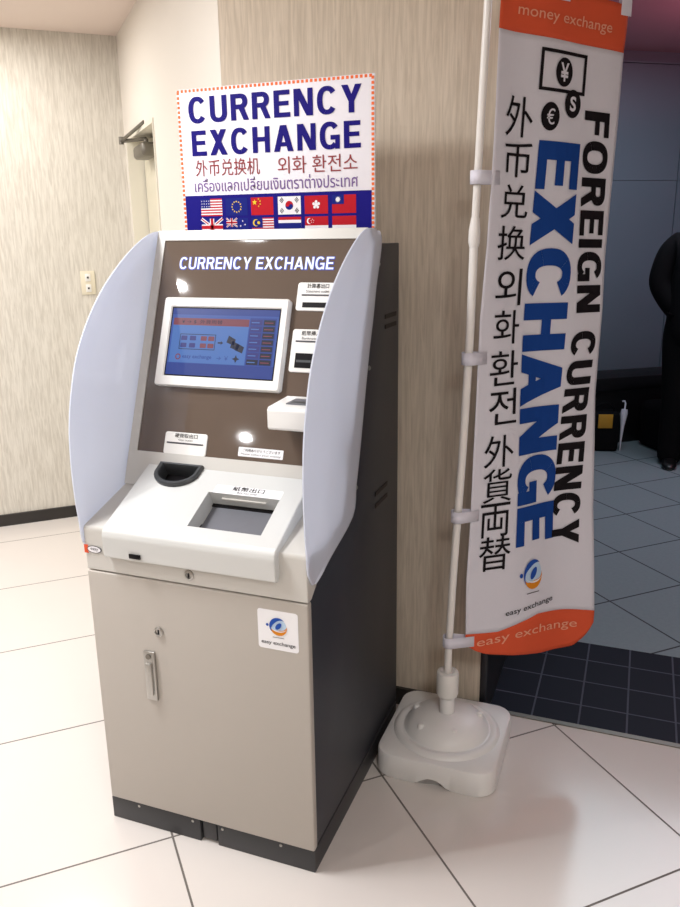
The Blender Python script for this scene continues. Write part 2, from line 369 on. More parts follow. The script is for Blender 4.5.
# far room
fd = Vector((math.cos(math.radians(36)), math.sin(math.radians(36)), 0)); fn = Vector((fd.y, -fd.x, 0)); fp = Vector((1.2, 5.0, 0)); FH = 2.735
b = MB()
for a0, a1 in ((-1.85, .249), (.257, 1.45), (1.458, 2.65), (2.658, 4)):
    for z0, z1 in ((0, 1.875), (1.878, 2.65)):
        p, q = fp+fd*a0, fp+fd*a1; slab(b, [p, q, q-fn*.1, p-fn*.1], z0, z1, M['farwall'])
p, q = fp-fd*1.85-fn*.02, fp+fd*4-fn*.02; slab(b, [p, q, q-fn*.1, p-fn*.1], 0, 2.64, M['jamb']); slab(b, [p, q, q-fn*.1, p-fn*.1], 2.64, FH, M['farwall'])
structure(b, 'wall_far', 'grey blue panelled wall at the back of the darker room')
b = MB(); p, q = fp-fd*1.85, fp+fd*4; slab(b, [p+fn*.02, q+fn*.02, q-fn*.02, p-fn*.02], 2.652, 2.665, M['farwall']); structure(b, 'trim_3', 'thin rail near the top of the grey blue wall', 'trim')
b = MB(); slab(b, [(-.3, Y2-.1), (XR+1.2, Y2-.1), (XR+1.2, 7.4), (-.3, 7.4)], FH, FH+.08, M['farceil']); structure(b, 'ceiling', 'reddish lit ceiling of the darker room', 'ceiling')
b = MB(); b.box((-.4, Y2, 0), (-.3, 5, FH), M['farwall']); structure(b, 'wall_far_left', 'left wall of the darker room', 'wall')
b = MB(); b.box((XR+1.2, Y2-.1, 0), (XR+1.3, 7.4, FH), M['farwall']); structure(b, 'wall_far_right', 'right wall of the darker room', 'wall')
b = MB(); b.box((-.3, Y2, 0), (WE-.12, Y2+.1, FH), M['farwall']); b.box((WE-.12, Y2-.02, H), (XR, Y2, FH), M['farceil']); b.box((XR+.1, Y2, 0), (XR+1.2, Y2+.1, FH), M['farwall'])
structure(b, 'wall_opening', 'wall around the wide opening to the darker room')
# door
b = MB(); slab(b, [TT(.629, 1.725), TT(.668, 1.725), TT(.668, 2.470), TT(.629, 2.470)], .008, 2.0, M['door']); slab(b, [TT(.632, 2.468), TT(.66, 2.468), TT(.66, 2.481), TT(.632, 2.481)], .008, 2.0, M['black']); dr = structure(b, 'door_1', 'cream door recessed in the smooth wall', 'door')
b = MB()
for t0, t1, z0, z1 in ((1.71, 1.722, 0, 2.022), (2.48, 2.49, 0, 2.022), (1.722, 2.48, 2.004, 2.022)):
    slab(b, [TT(.548, t0), TT(.672, t0), TT(.672, t1), TT(.548, t1)], z0, z1, M['jambc'])
b.build('door_frame', dr)
b = MB(); h = TT(.62, 1.8, .98); b.tube([TT(.629, 1.8, .98), TT(.585, 1.8, .98), TT(.58, 1.82, .98), TT(.58, 1.91, .98)], .009, M['steel'], 12); b.build('door_handle', dr)
cl = MB(); t = lambda v: TT(v.x, v.y, v.z)
cl.box((.548, 2.04, 1.90), (.629, 2.30, 1.962), M['steeld'], .018, 3, t)
clo = cl.build('door_closer', dr)
b = MB(); b.tube([TT(.59, 2.15, 1.965), TT(.59, 2.15, 1.985)], .012, M['steeld'], 12); b.tube([TT(.59, 2.15, 1.985), TT(.50, 2.33, 1.99), ], .009, M['steeld'], 8); b.tube([TT(.50, 2.33, 1.99), TT(.553, 1.95, 2.035)], .008, M['steeld'], 8); b.tube([TT(.50, 2.33, 1.975), TT(.50, 2.33, 2.01)], .012, M['steeld'], 10)
b.build('closer_arm', clo)
# switch plate on the left wall
sw = empty('light_switch', TT(.301, 2.586, 1.235), 'small ivory switch plate with two dark rockers on the streaked left wall', 'switch')
t = lambda v: TT(v.x, v.y, v.z)
b = MB(); b.box((.264, 2.580, 1.238), (.338, 2.588, 1.362), M['switch'], .003, 2, t); b.build('plate', sw)
for z in (1.272, 1.328):
    b = MB(); b.box((.287, 2.576, z-.02), (.315, 2.581, z+.02), M['white'], .002, 2, t); r = b.build('rocker', sw)
    b = MB(); b.box((.296, 2.5745, z-.005), (.306, 2.577, z+.005), M['rubber'], 0, 2, t); b.build('indicator', r)
# lamps in the ceiling
def downlight(x, y, r, label, e=E_['lamps']):
    o = empty('ceiling_light', (x, y, H), label, 'ceiling light')
    b = MB(); b.lathe([(r, 0), (r+.015, 0), (r+.015, -.004), (r, -.006), (r-.004, -.004)], (x, y, H), M['white'], 32); b.build('trim_ring', o)
    b = MB(); b.lathe([(r-.003, -.002), (r-.003, -.005)], (x, y, H), e, 32); b.build('diffuser', o)
downlight(-1.006, -1.005, .035, 'round downlight reflected top left in the brown panel')
downlight(-1.334, -2.705, .042, 'round downlight reflected low in the brown panel')
def panel(x, y, a, rz, label):
    o = empty('ceiling_light', (x, y, H), label, 'ceiling light')
    R = Matrix.Rotation(rz, 4, 'Z'); xf = lambda v: R @ (v-Vector((x, y, 0)))+Vector((x, y, 0))
    b = MB(); b.box((x-a, y-a, H-.012), (x+a, y+a, H), M['white'], .003, 2, xf); b.build('frame', o)
    b = MB(); b.box((x-a+.02, y-a+.02, H-.016), (x+a-.02, y+a-.02, H-.011), E_['lamp'], 0, 2, xf); b.build('diffuser', o)
ang = math.radians(43.2)
pc = TT(.554-.62, 1.68)
panel(-1.60, 1.46, .16, ang, 'bright square ceiling light at the top left edge of the photo')
# ------------------------------------------------------------------ kiosk
W = .6
K = empty('currency_exchange_machine', (.3, .36, 0), 'tall grey and charcoal currency exchange machine with a touch screen', 'currency machine')
FA = lambda x, u, o=0: Vector((x, .182+.361*u-.933*o, .909+.933*u+.361*o))
TR = lambda x, s, o=0: Vector((x, -.018+.898*s-.4407*o, .862+.4407*s+.898*o))
FR = lambda x, z, o=0, y=0.: Vector((x, y-o, z))
b = MB(); b.prism([(.022, .07), (.706, .07), (.706, 1.511), (.47, 1.511), (.26, .90), (.10, .84), (.022, .74)], .004, W-.004, M['charcoal'], .003)
body = b.build('cabinet_body', K)
b = MB()
for y0, y1, zs in ((.575, .678, (1.32, 1.293)), (.487, .598, (.843, .808))):
    for z in zs: b = MB(); b.box((W-.0045, y0, z-.006), (W-.0025, y1, z+.006), M['black'], 0); b.build('vent_slot', body)
b = MB(); b.box((-.003, .004, 0), (.272, .70, .066), M['plinth'], .002); b.box((.322, .006, 0), (W-.003, .70, .066), M['plinth'], .002); b.box((.27, .03, 0), (.324, .70, .066), M['plinth'])
pl = b.build('plinth', K)
b = MB(); b.box((.276, .009, .008), (.318, .031, .062), M['plinth'], .004); b.build('cover_plate', pl)
for x in (.084, .25, .338, .504):
    b = MB(); b.lathe([(.004, 0), (.004, .002), (.002, .003)], (x, .006, .056), M['steel'], 12, (0, -1, 0)); b.build('screw', pl)
b = MB(); b.box((.001, -.002, .070), (W-.001, .02, .738), M['grey'], .004, 3); door = b.build('door', K)
b = MB(); b.lathe([(.0125, 0), (.0125, .004), (.010, .006), (.008, .006), (.007, .003)], (.199, -.002, .603), M['steel'], 24, (0, -1, 0)); b.box((.1975, -.0065, .597), (.2005, -.004, .609), M['black'])
b.build('lock', door)
b = MB(); b.box((.151, -.010, .408), (.183, -.002, .545), M['steel'], .003, 2); hd = b.build('handle', door)
b = MB(); b.box((.157, -.018, .425), (.177, -.008, .515), M['steel'], .004, 2); b.build('lever', hd)
b = MB(); b.lathe([(.007, 0), (.007, .003), (.004, .003)], (.167, -.010, .532), M['steeld'], 16, (0, -1, 0)); b.build('lock_button', hd)
# emblem: blue crescent swirl over an orange globe with a pale loop
def emblem(g, cx, cz, r, l=1, sx=1.):
    g.ell(cx+.05*r*sx, cz+.02*r, .95*r*sx, .95*r, M['globe_s'], l)
    g.ring(cx+.05*r*sx, cz-.05*r, r*sx, .98*r, .62*r, M['globe_o'], l+1, 190, 372, 22, True)
    g.ring(cx, cz+.06*r, 1.05*r*sx, 1.05*r, .5*r, M['globe_b'], l+2, 45, 222, 22, True)
    ca, sa = math.cos(math.radians(50)), math.sin(math.radians(50))
    g.poly([(cx+(.06*r+.5*r*math.cos(t_)*ca-.27*r*math.sin(t_)*sa)*sx, cz+.12*r+.5*r*math.cos(t_)*sa+.27*r*math.sin(t_)*ca) for t_ in [2*pi*k_/20 for k_ in range(20)]], M['globe_b'], l+3)
    g.ring(cx+.1*r*sx, cz-.02*r, .93*r*sx, .55*r, .13*r, M['fwhite'], l+4, 185, 350, 16, True)
    g.ell(cx-1.3*r*sx, cz+.12*r, .17*r*sx, .17*r, M['globe_b'], l+1)
    g.rect(cx-.7*r*sx, cz-1.33*r, cx+.7*r*sx, cz-1.27*r, M['grayink'], l)
g = Gfx(lambda x, z, o: (x, -.002-o, z)); g.rrect(.472, .6125, .574, .7125, .007, M['paper']); emblem(g, .524, .672, .021, 1)
g.text('easy exchange', .480, .6225, .566, .6345, M['ink'], 1, .008); tag(g.build('sticker', door), 'white square sticker with a blue and orange globe emblem')
# console
b = MB(); b.prism([(.022, .741), (0, .741), (-.001, .848), (.002, .8555), (.182, .909), (.24, .93), (.24, .86), (.10, .80)], .001, W-.001, M['greyl'], .003, 2)
con = b.build('console', K)
b = MB(); b.lathe([(.013, 0), (.013, .003), (.010, .005), (.008, .005), (.006, .002)], (.295, 0, .7665), M['steel'], 24, (0, -1, 0)); b.box((.2935, -.0055, .761), (.2965, -.003, .772), M['black']); b.build('lock', con)
g = Gfx(lambda x, z, o: (x, -.0015-o, z))
for k, mm in ((1.0, M['grayink']), (.86, M['fwhite'])): g.ell(.030, .797, .022*k, .0095*k, mm, 1+(k < 1)*1)
g.poly([(.001, .786), (.014, .786), (.010, .797), (.014, .808), (.001, .808)], M['orange'], 3); g.text('easy', .020, .793, .042, .801, M['grayink'], 3)
tag(g.build('badge', con), 'small oval white badge with an orange end')
# raised white tray
c_ = MB(); c_.box((.085, .02, -.12), (.517, .190, .02), M['greyl'], 0, 2, lambda v: TR(v.x, v.y, v.z)); cut(con, c_.build('cutter'))
c_ = MB(); c_.box((.10, .16, -.10), (.245, .250, .04), M['greyl'], 0, 2, lambda v: TR(v.x, v.y, v.z)); cut(con, c_.build('cutter'))
b = MB(); prof = [(-.006, .787), (-.020, .790), (-.0235, .845), (-.020, .857), (-.012, .866), (.0, .872), (.196, .9668), (.215, .90), (.02, .845)]
b.prism(prof, .071, .531, M['tray'], .0035, 3); tray = b.build('counter_tray', K)
c_ = MB(); c_.box((.286, .043, -.044), (.478, .160, .03), M['tray'], 0, 2, lambda v: TR(v.x, v.y, v.z)); cut(tray, c_.build('cutter'))
def Dshape(cx, cy, rx, ry, n=14, back=.0):
    return [(cx+rx, cy+back), (cx+rx*.98, cy)]+[(cx+rx*math.cos(a), cy-ry*math.sin(a)) for a in [pi*k/n for k in range(1, n)]]+[(cx-rx*.98, cy), (cx-rx, cy+back)]
cx, cy = .172, .2135
def dprism(mb, pts, o0, o1, m): 
    n = len(pts); vs = [TR(x, s_, o0) for x, s_ in pts]+[TR(x, s_, o1) for x, s_ in pts]
    t = bmesh.new(); V = [t.verts.new(v) for v in vs]
    for f in [list(range(n)), list(range(n, 2*n))]+[[i, (i+1) % n, n+(i+1) % n, n+i] for i in range(n)]: t.faces.new([V[j] for j in f])
    bmesh.ops.recalc_face_normals(t, faces=list(t.faces)); mb.bm(t, m)
c_ = MB(); dprism(c_, Dshape(cx, cy, .056, .043, back=.020), -.032, .03, M['tray']); cut(tray, c_.build('cutter'))
b = MB(); out = Dshape(cx, cy, .064, .052, back=.026); inn = Dshape(cx, cy, .050, .037, back=.018); n = len(out)
rim = [(out, 0), (out, .008), ([((a[0]*.8+c[0]*.2), (a[1]*.8+c[1]*.2)) for a, c in zip(out, inn)], .0115), ([((a[0]*.25+c[0]*.75), (a[1]*.25+c[1]*.75)) for a, c in zip(out, inn)], .0105), (inn, .005), (inn, -.028)]
vs = [TR(x, s_, o) for pts, o in rim for x, s_ in pts]; fs = [[i*n+k, i*n+(k+1) % n, (i+1)*n+(k+1) % n, (i+1)*n+k] for i in range(len(rim)-1) for k in range(n)]
b.add(vs, fs, M['rubber'], True); b.add([TR(x, s_, -.0275) for x, s_ in inn], [list(range(n))], M['black']); b.build('coin_cup', tray)
b = MB(); b.box((.290, .047, -.0438), (.474, .1585, -.041), M['shutter'], .0008, 1, lambda v: TR(v.x, v.y, v.z)); sh = b.build('note_shutter', tray)
b = MB(); b.box((.288, .150, -.041), (.476, .1596, -.0385), M['black'], 0, 1, lambda v: TR(v.x, v.y, v.z)); b.build('seal', sh)
b = MB(); b.box((.32, .155, -.020), (.44, .1605, -.013), M['greyl'], .001, 1, lambda v: TR(v.x, v.y, v.z)); b.build('slot_lip', tray)
g = Gfx(TR, .0004, .0004); g.rrect(.297, .160, .479, .188, .004, M['paper']); g.text('紙幣出口', .345, .1725, .430, .1870, M['ink'], 1, .06); g.text('Bank note outlet', .362, .1645, .415, .1705, M['grayink'], 1)
g.build('note_label', tray)
b = MB(); b.box((.148, -.0265, .799), (.179, -.0225, .810), M['black'], .0005); b.build('usb_port', tray)
# fascia frame with brown panel
b = MB(); fprof = [(.215, .958), (.201, .958), (.4302, 1.5505), (.50, 1.5505), (.50, 1.49), (.32, .958)]
b.prism([(p[0]+(.0037 if i in (1, 2) else 0), p[1]-(.0015 if i in (1, 2) else 0)) for i, p in enumerate(fprof)], .001, W-.001, M['greyl'], .002)
def framering(mb, x0, u0, x1, u1, X0, U0, X1, U1, o0, o1, m):
    for a in ((X0, .052, X1, u0), (X0, U0, .085, .052), (.25, U0, X1, .052), (X0, u1, X1, U1), (X0, u0, x0, u1), (x1, u0, X1, u1)):
        mb.box((a[0], a[1], o0), (a[2], a[3], o1), m, 0, 1, lambda v: FA(v.x, v.y, v.z))
framering(b, .026, .090, .574, .660, .001, .0, W-.001, .687, -.006, .004, M['greyl'])
fas = b.build('fascia_frame', K)
b = MB(); b.box((.026, .090, -.006), (.574, .660, .0005), M['brown'], 0, 1, lambda v: FA(v.x, v.y, v.z)); pan = tag(b.build('fascia_panel', K), 'glossy brown panel with lit white lettering')
g = Gfx(FA, .0005, .001); draw_bold(g, 'CURRENCY EXCHANGE', box_fn(.080, .582, .520, .614), E_['glow'], 0, .175, .15, .13, .05); draw_bold(g, 'CURRENCY EXCHANGE', box_fn(.080, .582, .520, .614), E_['letter'], 3, .165, .145, .13)
g.build('lit_lettering', pan)
# screen
b = MB(); ring = [(.060, .265, .421, .501)]
def rring(x0, u0, x1, u1, r, n=5):
    p = []
    for cx_, cy_, a0 in ((x1-r, u1-r, 0), (x0+r, u1-r, 90), (x0+r, u0+r, 180), (x1-r, u0+r, 270)):
        p += [(cx_+r*math.cos(math.radians(a0+90*k/(n-1))), cy_+r*math.sin(math.radians(a0+90*k/(n-1)))) for k in range(n)]
    return p
ls = [(rring(.060, .265, .421, .501, .008), 0), (rring(.060, .265, .421, .501, .008), .016), (rring(.063, .268, .418, .498, .007), .020), (rring(.083, .289, .404, .478, .001), .020), (rring(.086, .292, .401, .475, .001), .0165)]
n = 20; vs = [FA(x, u, o) for p, o in ls for x, u in p]
b.add(vs, [[i*n+k, i*n+(k+1) % n, (i+1)*n+(k+1) % n, (i+1)*n+k] for i in range(4) for k in range(n)], M['white'], True)
mon = b.build('screen_bezel', pan)
g = Gfx(FA, .0003, .0165); Z = E_
g.rect(.0862, .2922, .4008, .4748, M['black']); g.rect(.0895, .2955, .3975, .4715, E_['scr'], .5); g.rect(.0895, .2955, .3975, .327, Z['scrd'], 1)
g.rect(.0895, .455, .3975, .4715, Z['scrd'], 1); g.rect(.095, .427, .316, .446, Z['scrr'], 1); g.rect(.095, .328, .316, .427, Z['scrl'], 1)
g.frame(.120, .363, .226, .404, .0018, Z['scrk'], 2)
for x in (.124, .150, .182, .204):
    for u in (.368, .387): g.rrect(x, u, x+.018, u+.012, .002, Z['scrc' if x < .18 else 'scrr'], 2)
g.rect(.233, .381, .243, .385, Z['scrk'], 2); g.poly([(.242, .378), (.249, .383), (.242, .388)], Z['scrk'], 2)
for x, u in ((.258, .385), (.270, .372), (.284, .366)): g.poly([(x, u), (x+.022, u-.008), (x+.026, u+.008), (x+.005, u+.018)], Z['scrk'], 2)
g.ring(.121, .343, .008, .008, .003, Z['scrr'], 2); g.text('easy exchange', .134, .337, .220, .350, Z['scrd'], 2, .01); g.text('→ ￥', .235, .338, .268, .349, Z['scrd'], 2)
g.star(.29, .343, .011, Z['scrk'], 2, 4)
g.rect(.318, .328, .392, .450, Z['scrd'], 1)
for i in range(7):
    u = .330+i*.017; g.rect(.321, u, .353, u+.0135, Z['scrc'] if i else Z['scrk'], 2); g.rect(.357, u, .389, u+.0135, Z['scrk'], 2); g.rect(.323, u+.005, .345, u+.0075, Z['scrl'], 3); g.rect(.360, u+.005, .384, u+.0075, Z['scrr'], 3)
g.text('¥ → $  外貨両替', .12, .431, .24, .442, Z['scrk'], 2, .02)
g.build('display_image', mon)
# printed slot plates
def plate(name, x0, u0, x1, u1, th=.004, r=.007):
    b = MB(); ls = [(rring(x0, u0, x1, u1, r), 0), (rring(x0, u0, x1, u1, r), th*.7), (rring(x0+.0015, u0+.0015, x1-.0015, u1-.0015, r), th)]
    vs = [FA(x, u, o) for p, o in ls for x, u in p]; b.add(vs, [[i*20+k, i*20+(k+1) % 20, (i+1)*20+(k+1) % 20, (i+1)*20+k] for i in range(2) for k in range(20)]+[list(range(40, 60))], M['white'], False)
    return b.build(name, pan)
p1 = plate('statement_slot', .432, .476, .560, .548); g = Gfx(FA, .0004, .0045)
g.text('計算書出口', .458, .533, .516, .545, M['ink'], 1, .02); g.text('Statement outlet', .456, .522, .518, .529, M['grayink'], 1); g.rect(.445, .5135, .548, .5175, M['grayink'], 1); g.rect(.450, .484, .543, .497, M['black'], 1); g.build('slot_marking', p1)
p2 = plate('note_inlet', .433, .320, .560, .429); g = Gfx(FA, .0004, .0045)
g.text('紙幣挿入口', .458, .413, .520, .425, M['ink'], 1, .02); g.text('Banknote inlet', .460, .403, .522, .409, M['grayink'], 1); g.rect(.444, .396, .548, .400, M['grayink'], 1); g.rect(.448, .331, .543, .368, M['black'], 1); g.rect(.451, .345, .540, .351, M['rubber'], 2); g.build('slot_marking', p2)
p3 = plate('coin_outlet_plate', .106, .0885, .231, .147); g = Gfx(FA, .0004, .0045)
g.text('硬貨取出口', .136, .133, .203, .144, M['ink'], 1, .02); g.text('Coin outlet', .148, .125, .19, .130, M['grayink'], 1); g.rect(.114, .1165, .222, .1205, M['grayink'], 1); g.build('slot_marking', p3)
g = Gfx(FA, .0004, .001); g.rrect(.322, .1, .446, .1235, .002, M['paper']); g.text('ご利用ありがとうございます', .334, .1125, .438, .120, M['ink'], 1, .02); g.text('Please collect your money', .330, .103, .440, .109, M['grayink'], 1)
g.build('notice_label', pan)
# reader box
b = MB(); b.prism([(.165, 1.092), (.160, 1.097), (.160, 1.140), (.167, 1.1475), (.275, 1.152), (.29, 1.152), (.253, 1.092)], .436, .547, M['white'], .003, 3); rb = b.build('reader_box', K)
b = MB(); b.box((.47, .195, 1.1492), (.535, .255, 1.1515), M['shutter'], 0); b.box((.478, .205, 1.151), (.527, .222, 1.152), M['rubber'], 0); b.build('reader_window', rb)
b = MB(); b.box((.518, .185, 1.082), (.545, .235, 1.093), M['black'], .001); b.build('sensor', rb)
b = MB(); b.box((.468, .162, .0), (.0, .0, .0), M['black']) if 0 else None
# side wings
F = [(.46, 1.5505), (.40, 1.547), (.33, 1.522), (.243, 1.473), (.16, 1.411), (.09, 1.337), (.04, 1.26), (.010, 1.18), (-.009, 1.1), (-.016, 1.01), (-.015, .93), (-.009, .865), (-.004, .815), (.020, .778)]
Bk = [(.50, 1.540), (.517, 1.522), (.515, 1.50), (.498, 1.459), (.475, 1.41), (.45, 1.335), (.42, 1.26), (.393, 1.18), (.368, 1.1), (.340, 1.01), (.312, .93), (.286, .86), (.13, .812), (.037, .776)]
def cr(P, t):
    i = min(int(t), len(P)-2); f = t-i; p0 = P[max(i-1, 0)]; p1 = P[i]; p2 = P[i+1]; p3 = P[min(i+2, len(P)-1)]
    return [.5*(2*p1[k]+(p2[k]-p0[k])*f+(2*p0[k]-5*p1[k]+4*p2[k]-p3[k])*f*f+(3*p1[k]-p0[k]-3*p2[k]+p3[k])*f**3) for k in (0, 1)]
def wing(side):
    nu = 52; nw = 16; vs = []; 
    X = lambda o: (W+o) if side > 0 else -o
    def hh(w, L):    # outward bulge: flat, then a rounded shoulder near the screwed back flange
        d = (1-w)*L; a = .003+.013*(1-max(0, 1-d/.045)**2.2 if d < .045 else 1); e = min(1, w*L/.10); return .003+(a-.003)*(e*e*(3-2*e)) if w < .6 else a
    for layer in (0, 1):
        for i in range(nu+1):
            t = i/nu*(len(F)-1); f = cr(F, t); k = cr(Bk, t); L = math.hypot(k[0]-f[0], k[1]-f[1])
            for j in range(nw+1):
                w = j/nw; w = 1-(1-w)**1.5; y = f[0]+(k[0]-f[0])*w; z = f[1]+(k[1]-f[1])*w
                vs.append((X(hh(w, L)-layer*.0032), y, z))
    m = nw+1; T = (nu+1)*m; fs = []
    for i in range(nu):
        for j in range(nw):
            q = [i*m+j, i*m+j+1, (i+1)*m+j+1, (i+1)*m+j]; fs.append(q if side < 0 else q[::-1]); q2 = [T+v for v in q]; fs.append(q2[::-1] if side < 0 else q2)
    edge = [i*m for i in range(nu+1)]+[nu*m+j for j in range(1, m)]+[i*m+nw for i in range(nu-1, -1, -1)]+[j for j in range(nw-1, 0, -1)]
    for a_, b_ in zip(edge, edge[1:]+edge[:1]): q = [a_, b_, T+b_, T+a_]; fs.append(q if side < 0 else q[::-1])
    b = MB(); b.add(vs, fs, M['wing'], True); o = b.build('side_shield', K)
    for y, z in ((.487, 1.462), (.408, 1.208), (.302, .922), (.085, .806)):
        b = MB(); b.lathe([(.006, 0), (.006, .003), (.003, .005)], (X(.006), y, z), M['steel'], 14, (side, 0, 0)); b.build('screw', o)
    return o
tag(wing(1), 'bluish white curved side shield on the right'); tag(wing(-1), 'bluish white curved side shield on the left')
# ------------------------------------------------------------------ sign board on top
S = empty('sign_board', (.298, .54, 1.5115), 'white CURRENCY EXCHANGE sign board with flags standing on the machine', 'sign')
b = MB(); b.box((.016, .537, 1.5115), (.581, .543, 1.9172), M['signw'], .001); b.build('board', S)
SG = lambda x, z, o: (x, .537-o, z)
g = Gfx(SG)
n = 46
for k in range(n):      # orange dashes round the edge
    x = .018+k*(.561/n); g.rect(x, 1.9085, x+.0072, 1.9158, M['orangew'])
    if k < 34:
        z = 1.513+k*.01185; g.rect(.0175, z, .0245, z+.007, M['orangew'], 1); g.rect(.5725, z, .5795, z+.007, M['orangew'], 1)
g.rect(.0245, 1.513, .5725, 1.644, M['navyd']); g.build('border', S)
g = Gfx(SG); draw_bold(g, 'CURRENCY', box_fn(.0508, 1.8305, .5470, 1.8955), M['navy'], 1, .20, .175, .15); draw_bold(g, 'EXCHANGE', box_fn(.0555, 1.7470, .5430, 1.8115), M['navy'], 1, .20, .175, .15); g.build('english_lettering', S)
g = Gfx(SG); g.text('外币兑换机', .063, 1.694, .258, 1.7365, M['maroon'], 1, .008); g.build('chinese_lettering', S); g = Gfx(SG); g.text('외화 환전소', .311, 1.692, .535, 1.7345, M['maroon'], 1, .002); g.build('korean_lettering', S)
g = Gfx(SG); g.text('เครื่องแลกเปลี่ยนเงินตราต่างประเทศ', .057, 1.6535, .535, 1.6885, M['violet'], 1, .006); g.build('thai_lettering', S)
fw, fh = .0665, .046
def flag(k, x, z):
    g = Gfx(SG, .0003, .001); R = lambda a, b_, c, d, m, l=0: g.rect(x+a*fw, z+b_*fh, x+c*fw, z+d*fh, M[m], l)
    def diag(p, q, w, m, l): 
        a = Vector((p[0]*fw, p[1]*fh)); c = Vector((q[0]*fw, q[1]*fh)); d = (c-a).normalized(); nn = Vector((-d.y, d.x))*w*fh
        g.poly([(x+v.x, z+v.y) for v in (a-nn, c-nn, c+nn, a+nn)], M[m], l)
    def uk(s=1., ox=0, oz=0, l=1):
        R(ox, oz, ox+s, oz+s, 'fblue', l)
        for (p, q) in (((ox, oz), (ox+s, oz+s)), ((ox, oz+s), (ox+s, oz))): diag(p, q, .09*s, 'fwhite', l+1); diag(p, q, .035*s, 'red', l+2)
        R(ox+.4*s, oz, ox+.6*s, oz+s, 'fwhite', l+3); R(ox, oz+.33*s, ox+s, oz+.67*s, 'fwhite', l+3); R(ox+.44*s, oz, ox+.56*s, oz+s, 'red', l+4); R(ox, oz+.4*s, ox+s, oz+.6*s, 'red', l+4)
    st = lambda a, c, r, m, l=2, n=5, kk=.42, rot=90: g.star(x+a*fw, z+c*fh, r*fh, M[m], l, n, kk, rot)
    if k == 'us':
        R(0, 0, 1, 1, 'fwhite')
        for i in range(7): R(0, i*2/13, 1, (i*2+1)/13, 'red', 1)
        R(0, 6/13, .45, 1, 'fblue', 2)
        for i in range(4):
            for j in range(3): st(.06+i*.11, .55+j*.16, .045, 'fwhite', 3)
    elif k == 'eu':
        R(0, 0, 1, 1, 'navyd'); 
        R(0, 0, 1, 1, 'fblue', 1)
        for i in range(12): g.star(x+.5*fw+.3*fh*math.cos(i*pi/6), z+.5*fh+.3*fh*math.sin(i*pi/6), .06*fh, M['fyel'], 2)
    elif k == 'cn': R(0, 0, 1, 1, 'red'); st(.17, .72, .17, 'fyel'); [st(a, c, .06, 'fyel') for a, c in ((.35, .9), (.42, .78), (.42, .62), (.35, .5))]
    elif k == 'kr':
        R(0, 0, 1, 1, 'fwhite'); cx_, cz_, r = x+.5*fw, z+.5*fh, .25*fh
        g.poly([(cx_+r*math.cos(a*pi/12), cz_+r*math.sin(a*pi/12)) for a in range(-2, 11)], M['red'], 1); g.poly([(cx_+r*math.cos(a*pi/12), cz_+r*math.sin(a*pi/12)) for a in range(10, 23)], M['fblue'], 1)
        g.ell(cx_-.11*fh, cz_+.05*fh, .125*fh, .125*fh, M['red'], 2, 14); g.ell(cx_+.11*fh, cz_-.05*fh, .125*fh, .125*fh, M['fblue'], 2, 14)
        for sx, sz in ((-1, 1), (1, 1), (-1, -1), (1, -1)):
            for j in (-1, 0, 1):
                a, c = .5+sx*.33+j*.035*sx, .5+sz*.29+j*.06*sz; diag((a-.05, c+.09*sx*sz), (a+.05, c-.09*sx*sz), .022, 'ink', 1)
    elif k == 'hk':
        R(0, 0, 1, 1, 'red')
        for i in range(5): a = pi/2+i*2*pi/5; g.ell(x+.5*fw+.16*fh*math.cos(a), z+.5*fh+.16*fh*math.sin(a), .085*fh, .085*fh, M['fwhite'], 2, 12)
        g.ell(x+.5*fw, z+.5*fh, .1*fh, .1*fh, M['fwhite'], 1)
    elif k == 'tw': R(0, 0, 1, 1, 'red'); R(0, .5, .5, 1, 'fblue', 1); st(.25, .75, .17, 'fwhite', 2, 12, .6); g.ell(x+.25*fw, z+.75*fh, .1*fh, .1*fh, M['fwhite'], 3)
    elif k == 'uk': uk()
    elif k == 'au': R(0, 0, 1, 1, 'fblue'); uk(.5, 0, .5); st(.25, .25, .11, 'fwhite', 2, 7); [st(a, c, .06, 'fwhite', 2, 7) for a, c in ((.75, .83), (.65, .55), (.86, .62), (.75, .2))]
    elif k == 'my':
        R(0, 0, 1, 1, 'fwhite')
        for i in range(7): R(0, i*2/14+1/14, 1, i*2/14+2/14, 'red', 1)
        R(0, .43, .5, 1, 'fblue', 2); g.ell(x+.2*fw, z+.71*fh, .2*fh, .2*fh, M['fyel'], 3, 18); g.ell(x+.24*fw, z+.71*fh, .165*fh, .165*fh, M['fblue'], 4, 18); st(.33, .71, .12, 'fyel', 5, 12, .5)
    elif k == 'th': R(0, 0, 1, 1, 'red'); R(0, 1/6, 1, 5/6, 'fwhite', 1); R(0, 1/3, 1, 2/3, 'fblue', 2)
    elif k == 'sg': R(0, 0, 1, .5, 'fwhite'); R(0, .5, 1, 1, 'red'); g.ell(x+.2*fw, z+.75*fh, .17*fh, .17*fh, M['fwhite'], 1, 18); g.ell(x+.25*fw, z+.75*fh, .15*fh, .15*fh, M['red'], 2, 18); [st(.33+.06*math.cos(a), .75+.09*math.sin(a), .035, 'fwhite', 3) for a in [pi/2+i*2*pi/5 for i in range(5)]]
    elif k == 'id': R(0, .5, 1, 1, 'red'); R(0, 0, 1, .5, 'fwhite')
    return g.build('flag', S)
names = dict(us='flag of the United States', eu='flag of the European Union', cn='flag of China', kr='flag of South Korea', hk='flag of Hong Kong', tw='flag of Taiwan', uk='flag of the United Kingdom', au='flag of Australia', my='flag of Malaysia', th='flag of Thailand', sg='flag of Singapore', id='plain red and white flag')
for r, row in enumerate((('us', 'eu', 'cn', 'kr', 'hk', 'tw'), ('uk', 'au', 'my', 'th', 'sg', 'id'))):
    for i, k in enumerate(row): tag(flag(k, (.0726, .1505, .2277, .3080, .3855, .4635)[i], 1.589-r*.0525), names[k])
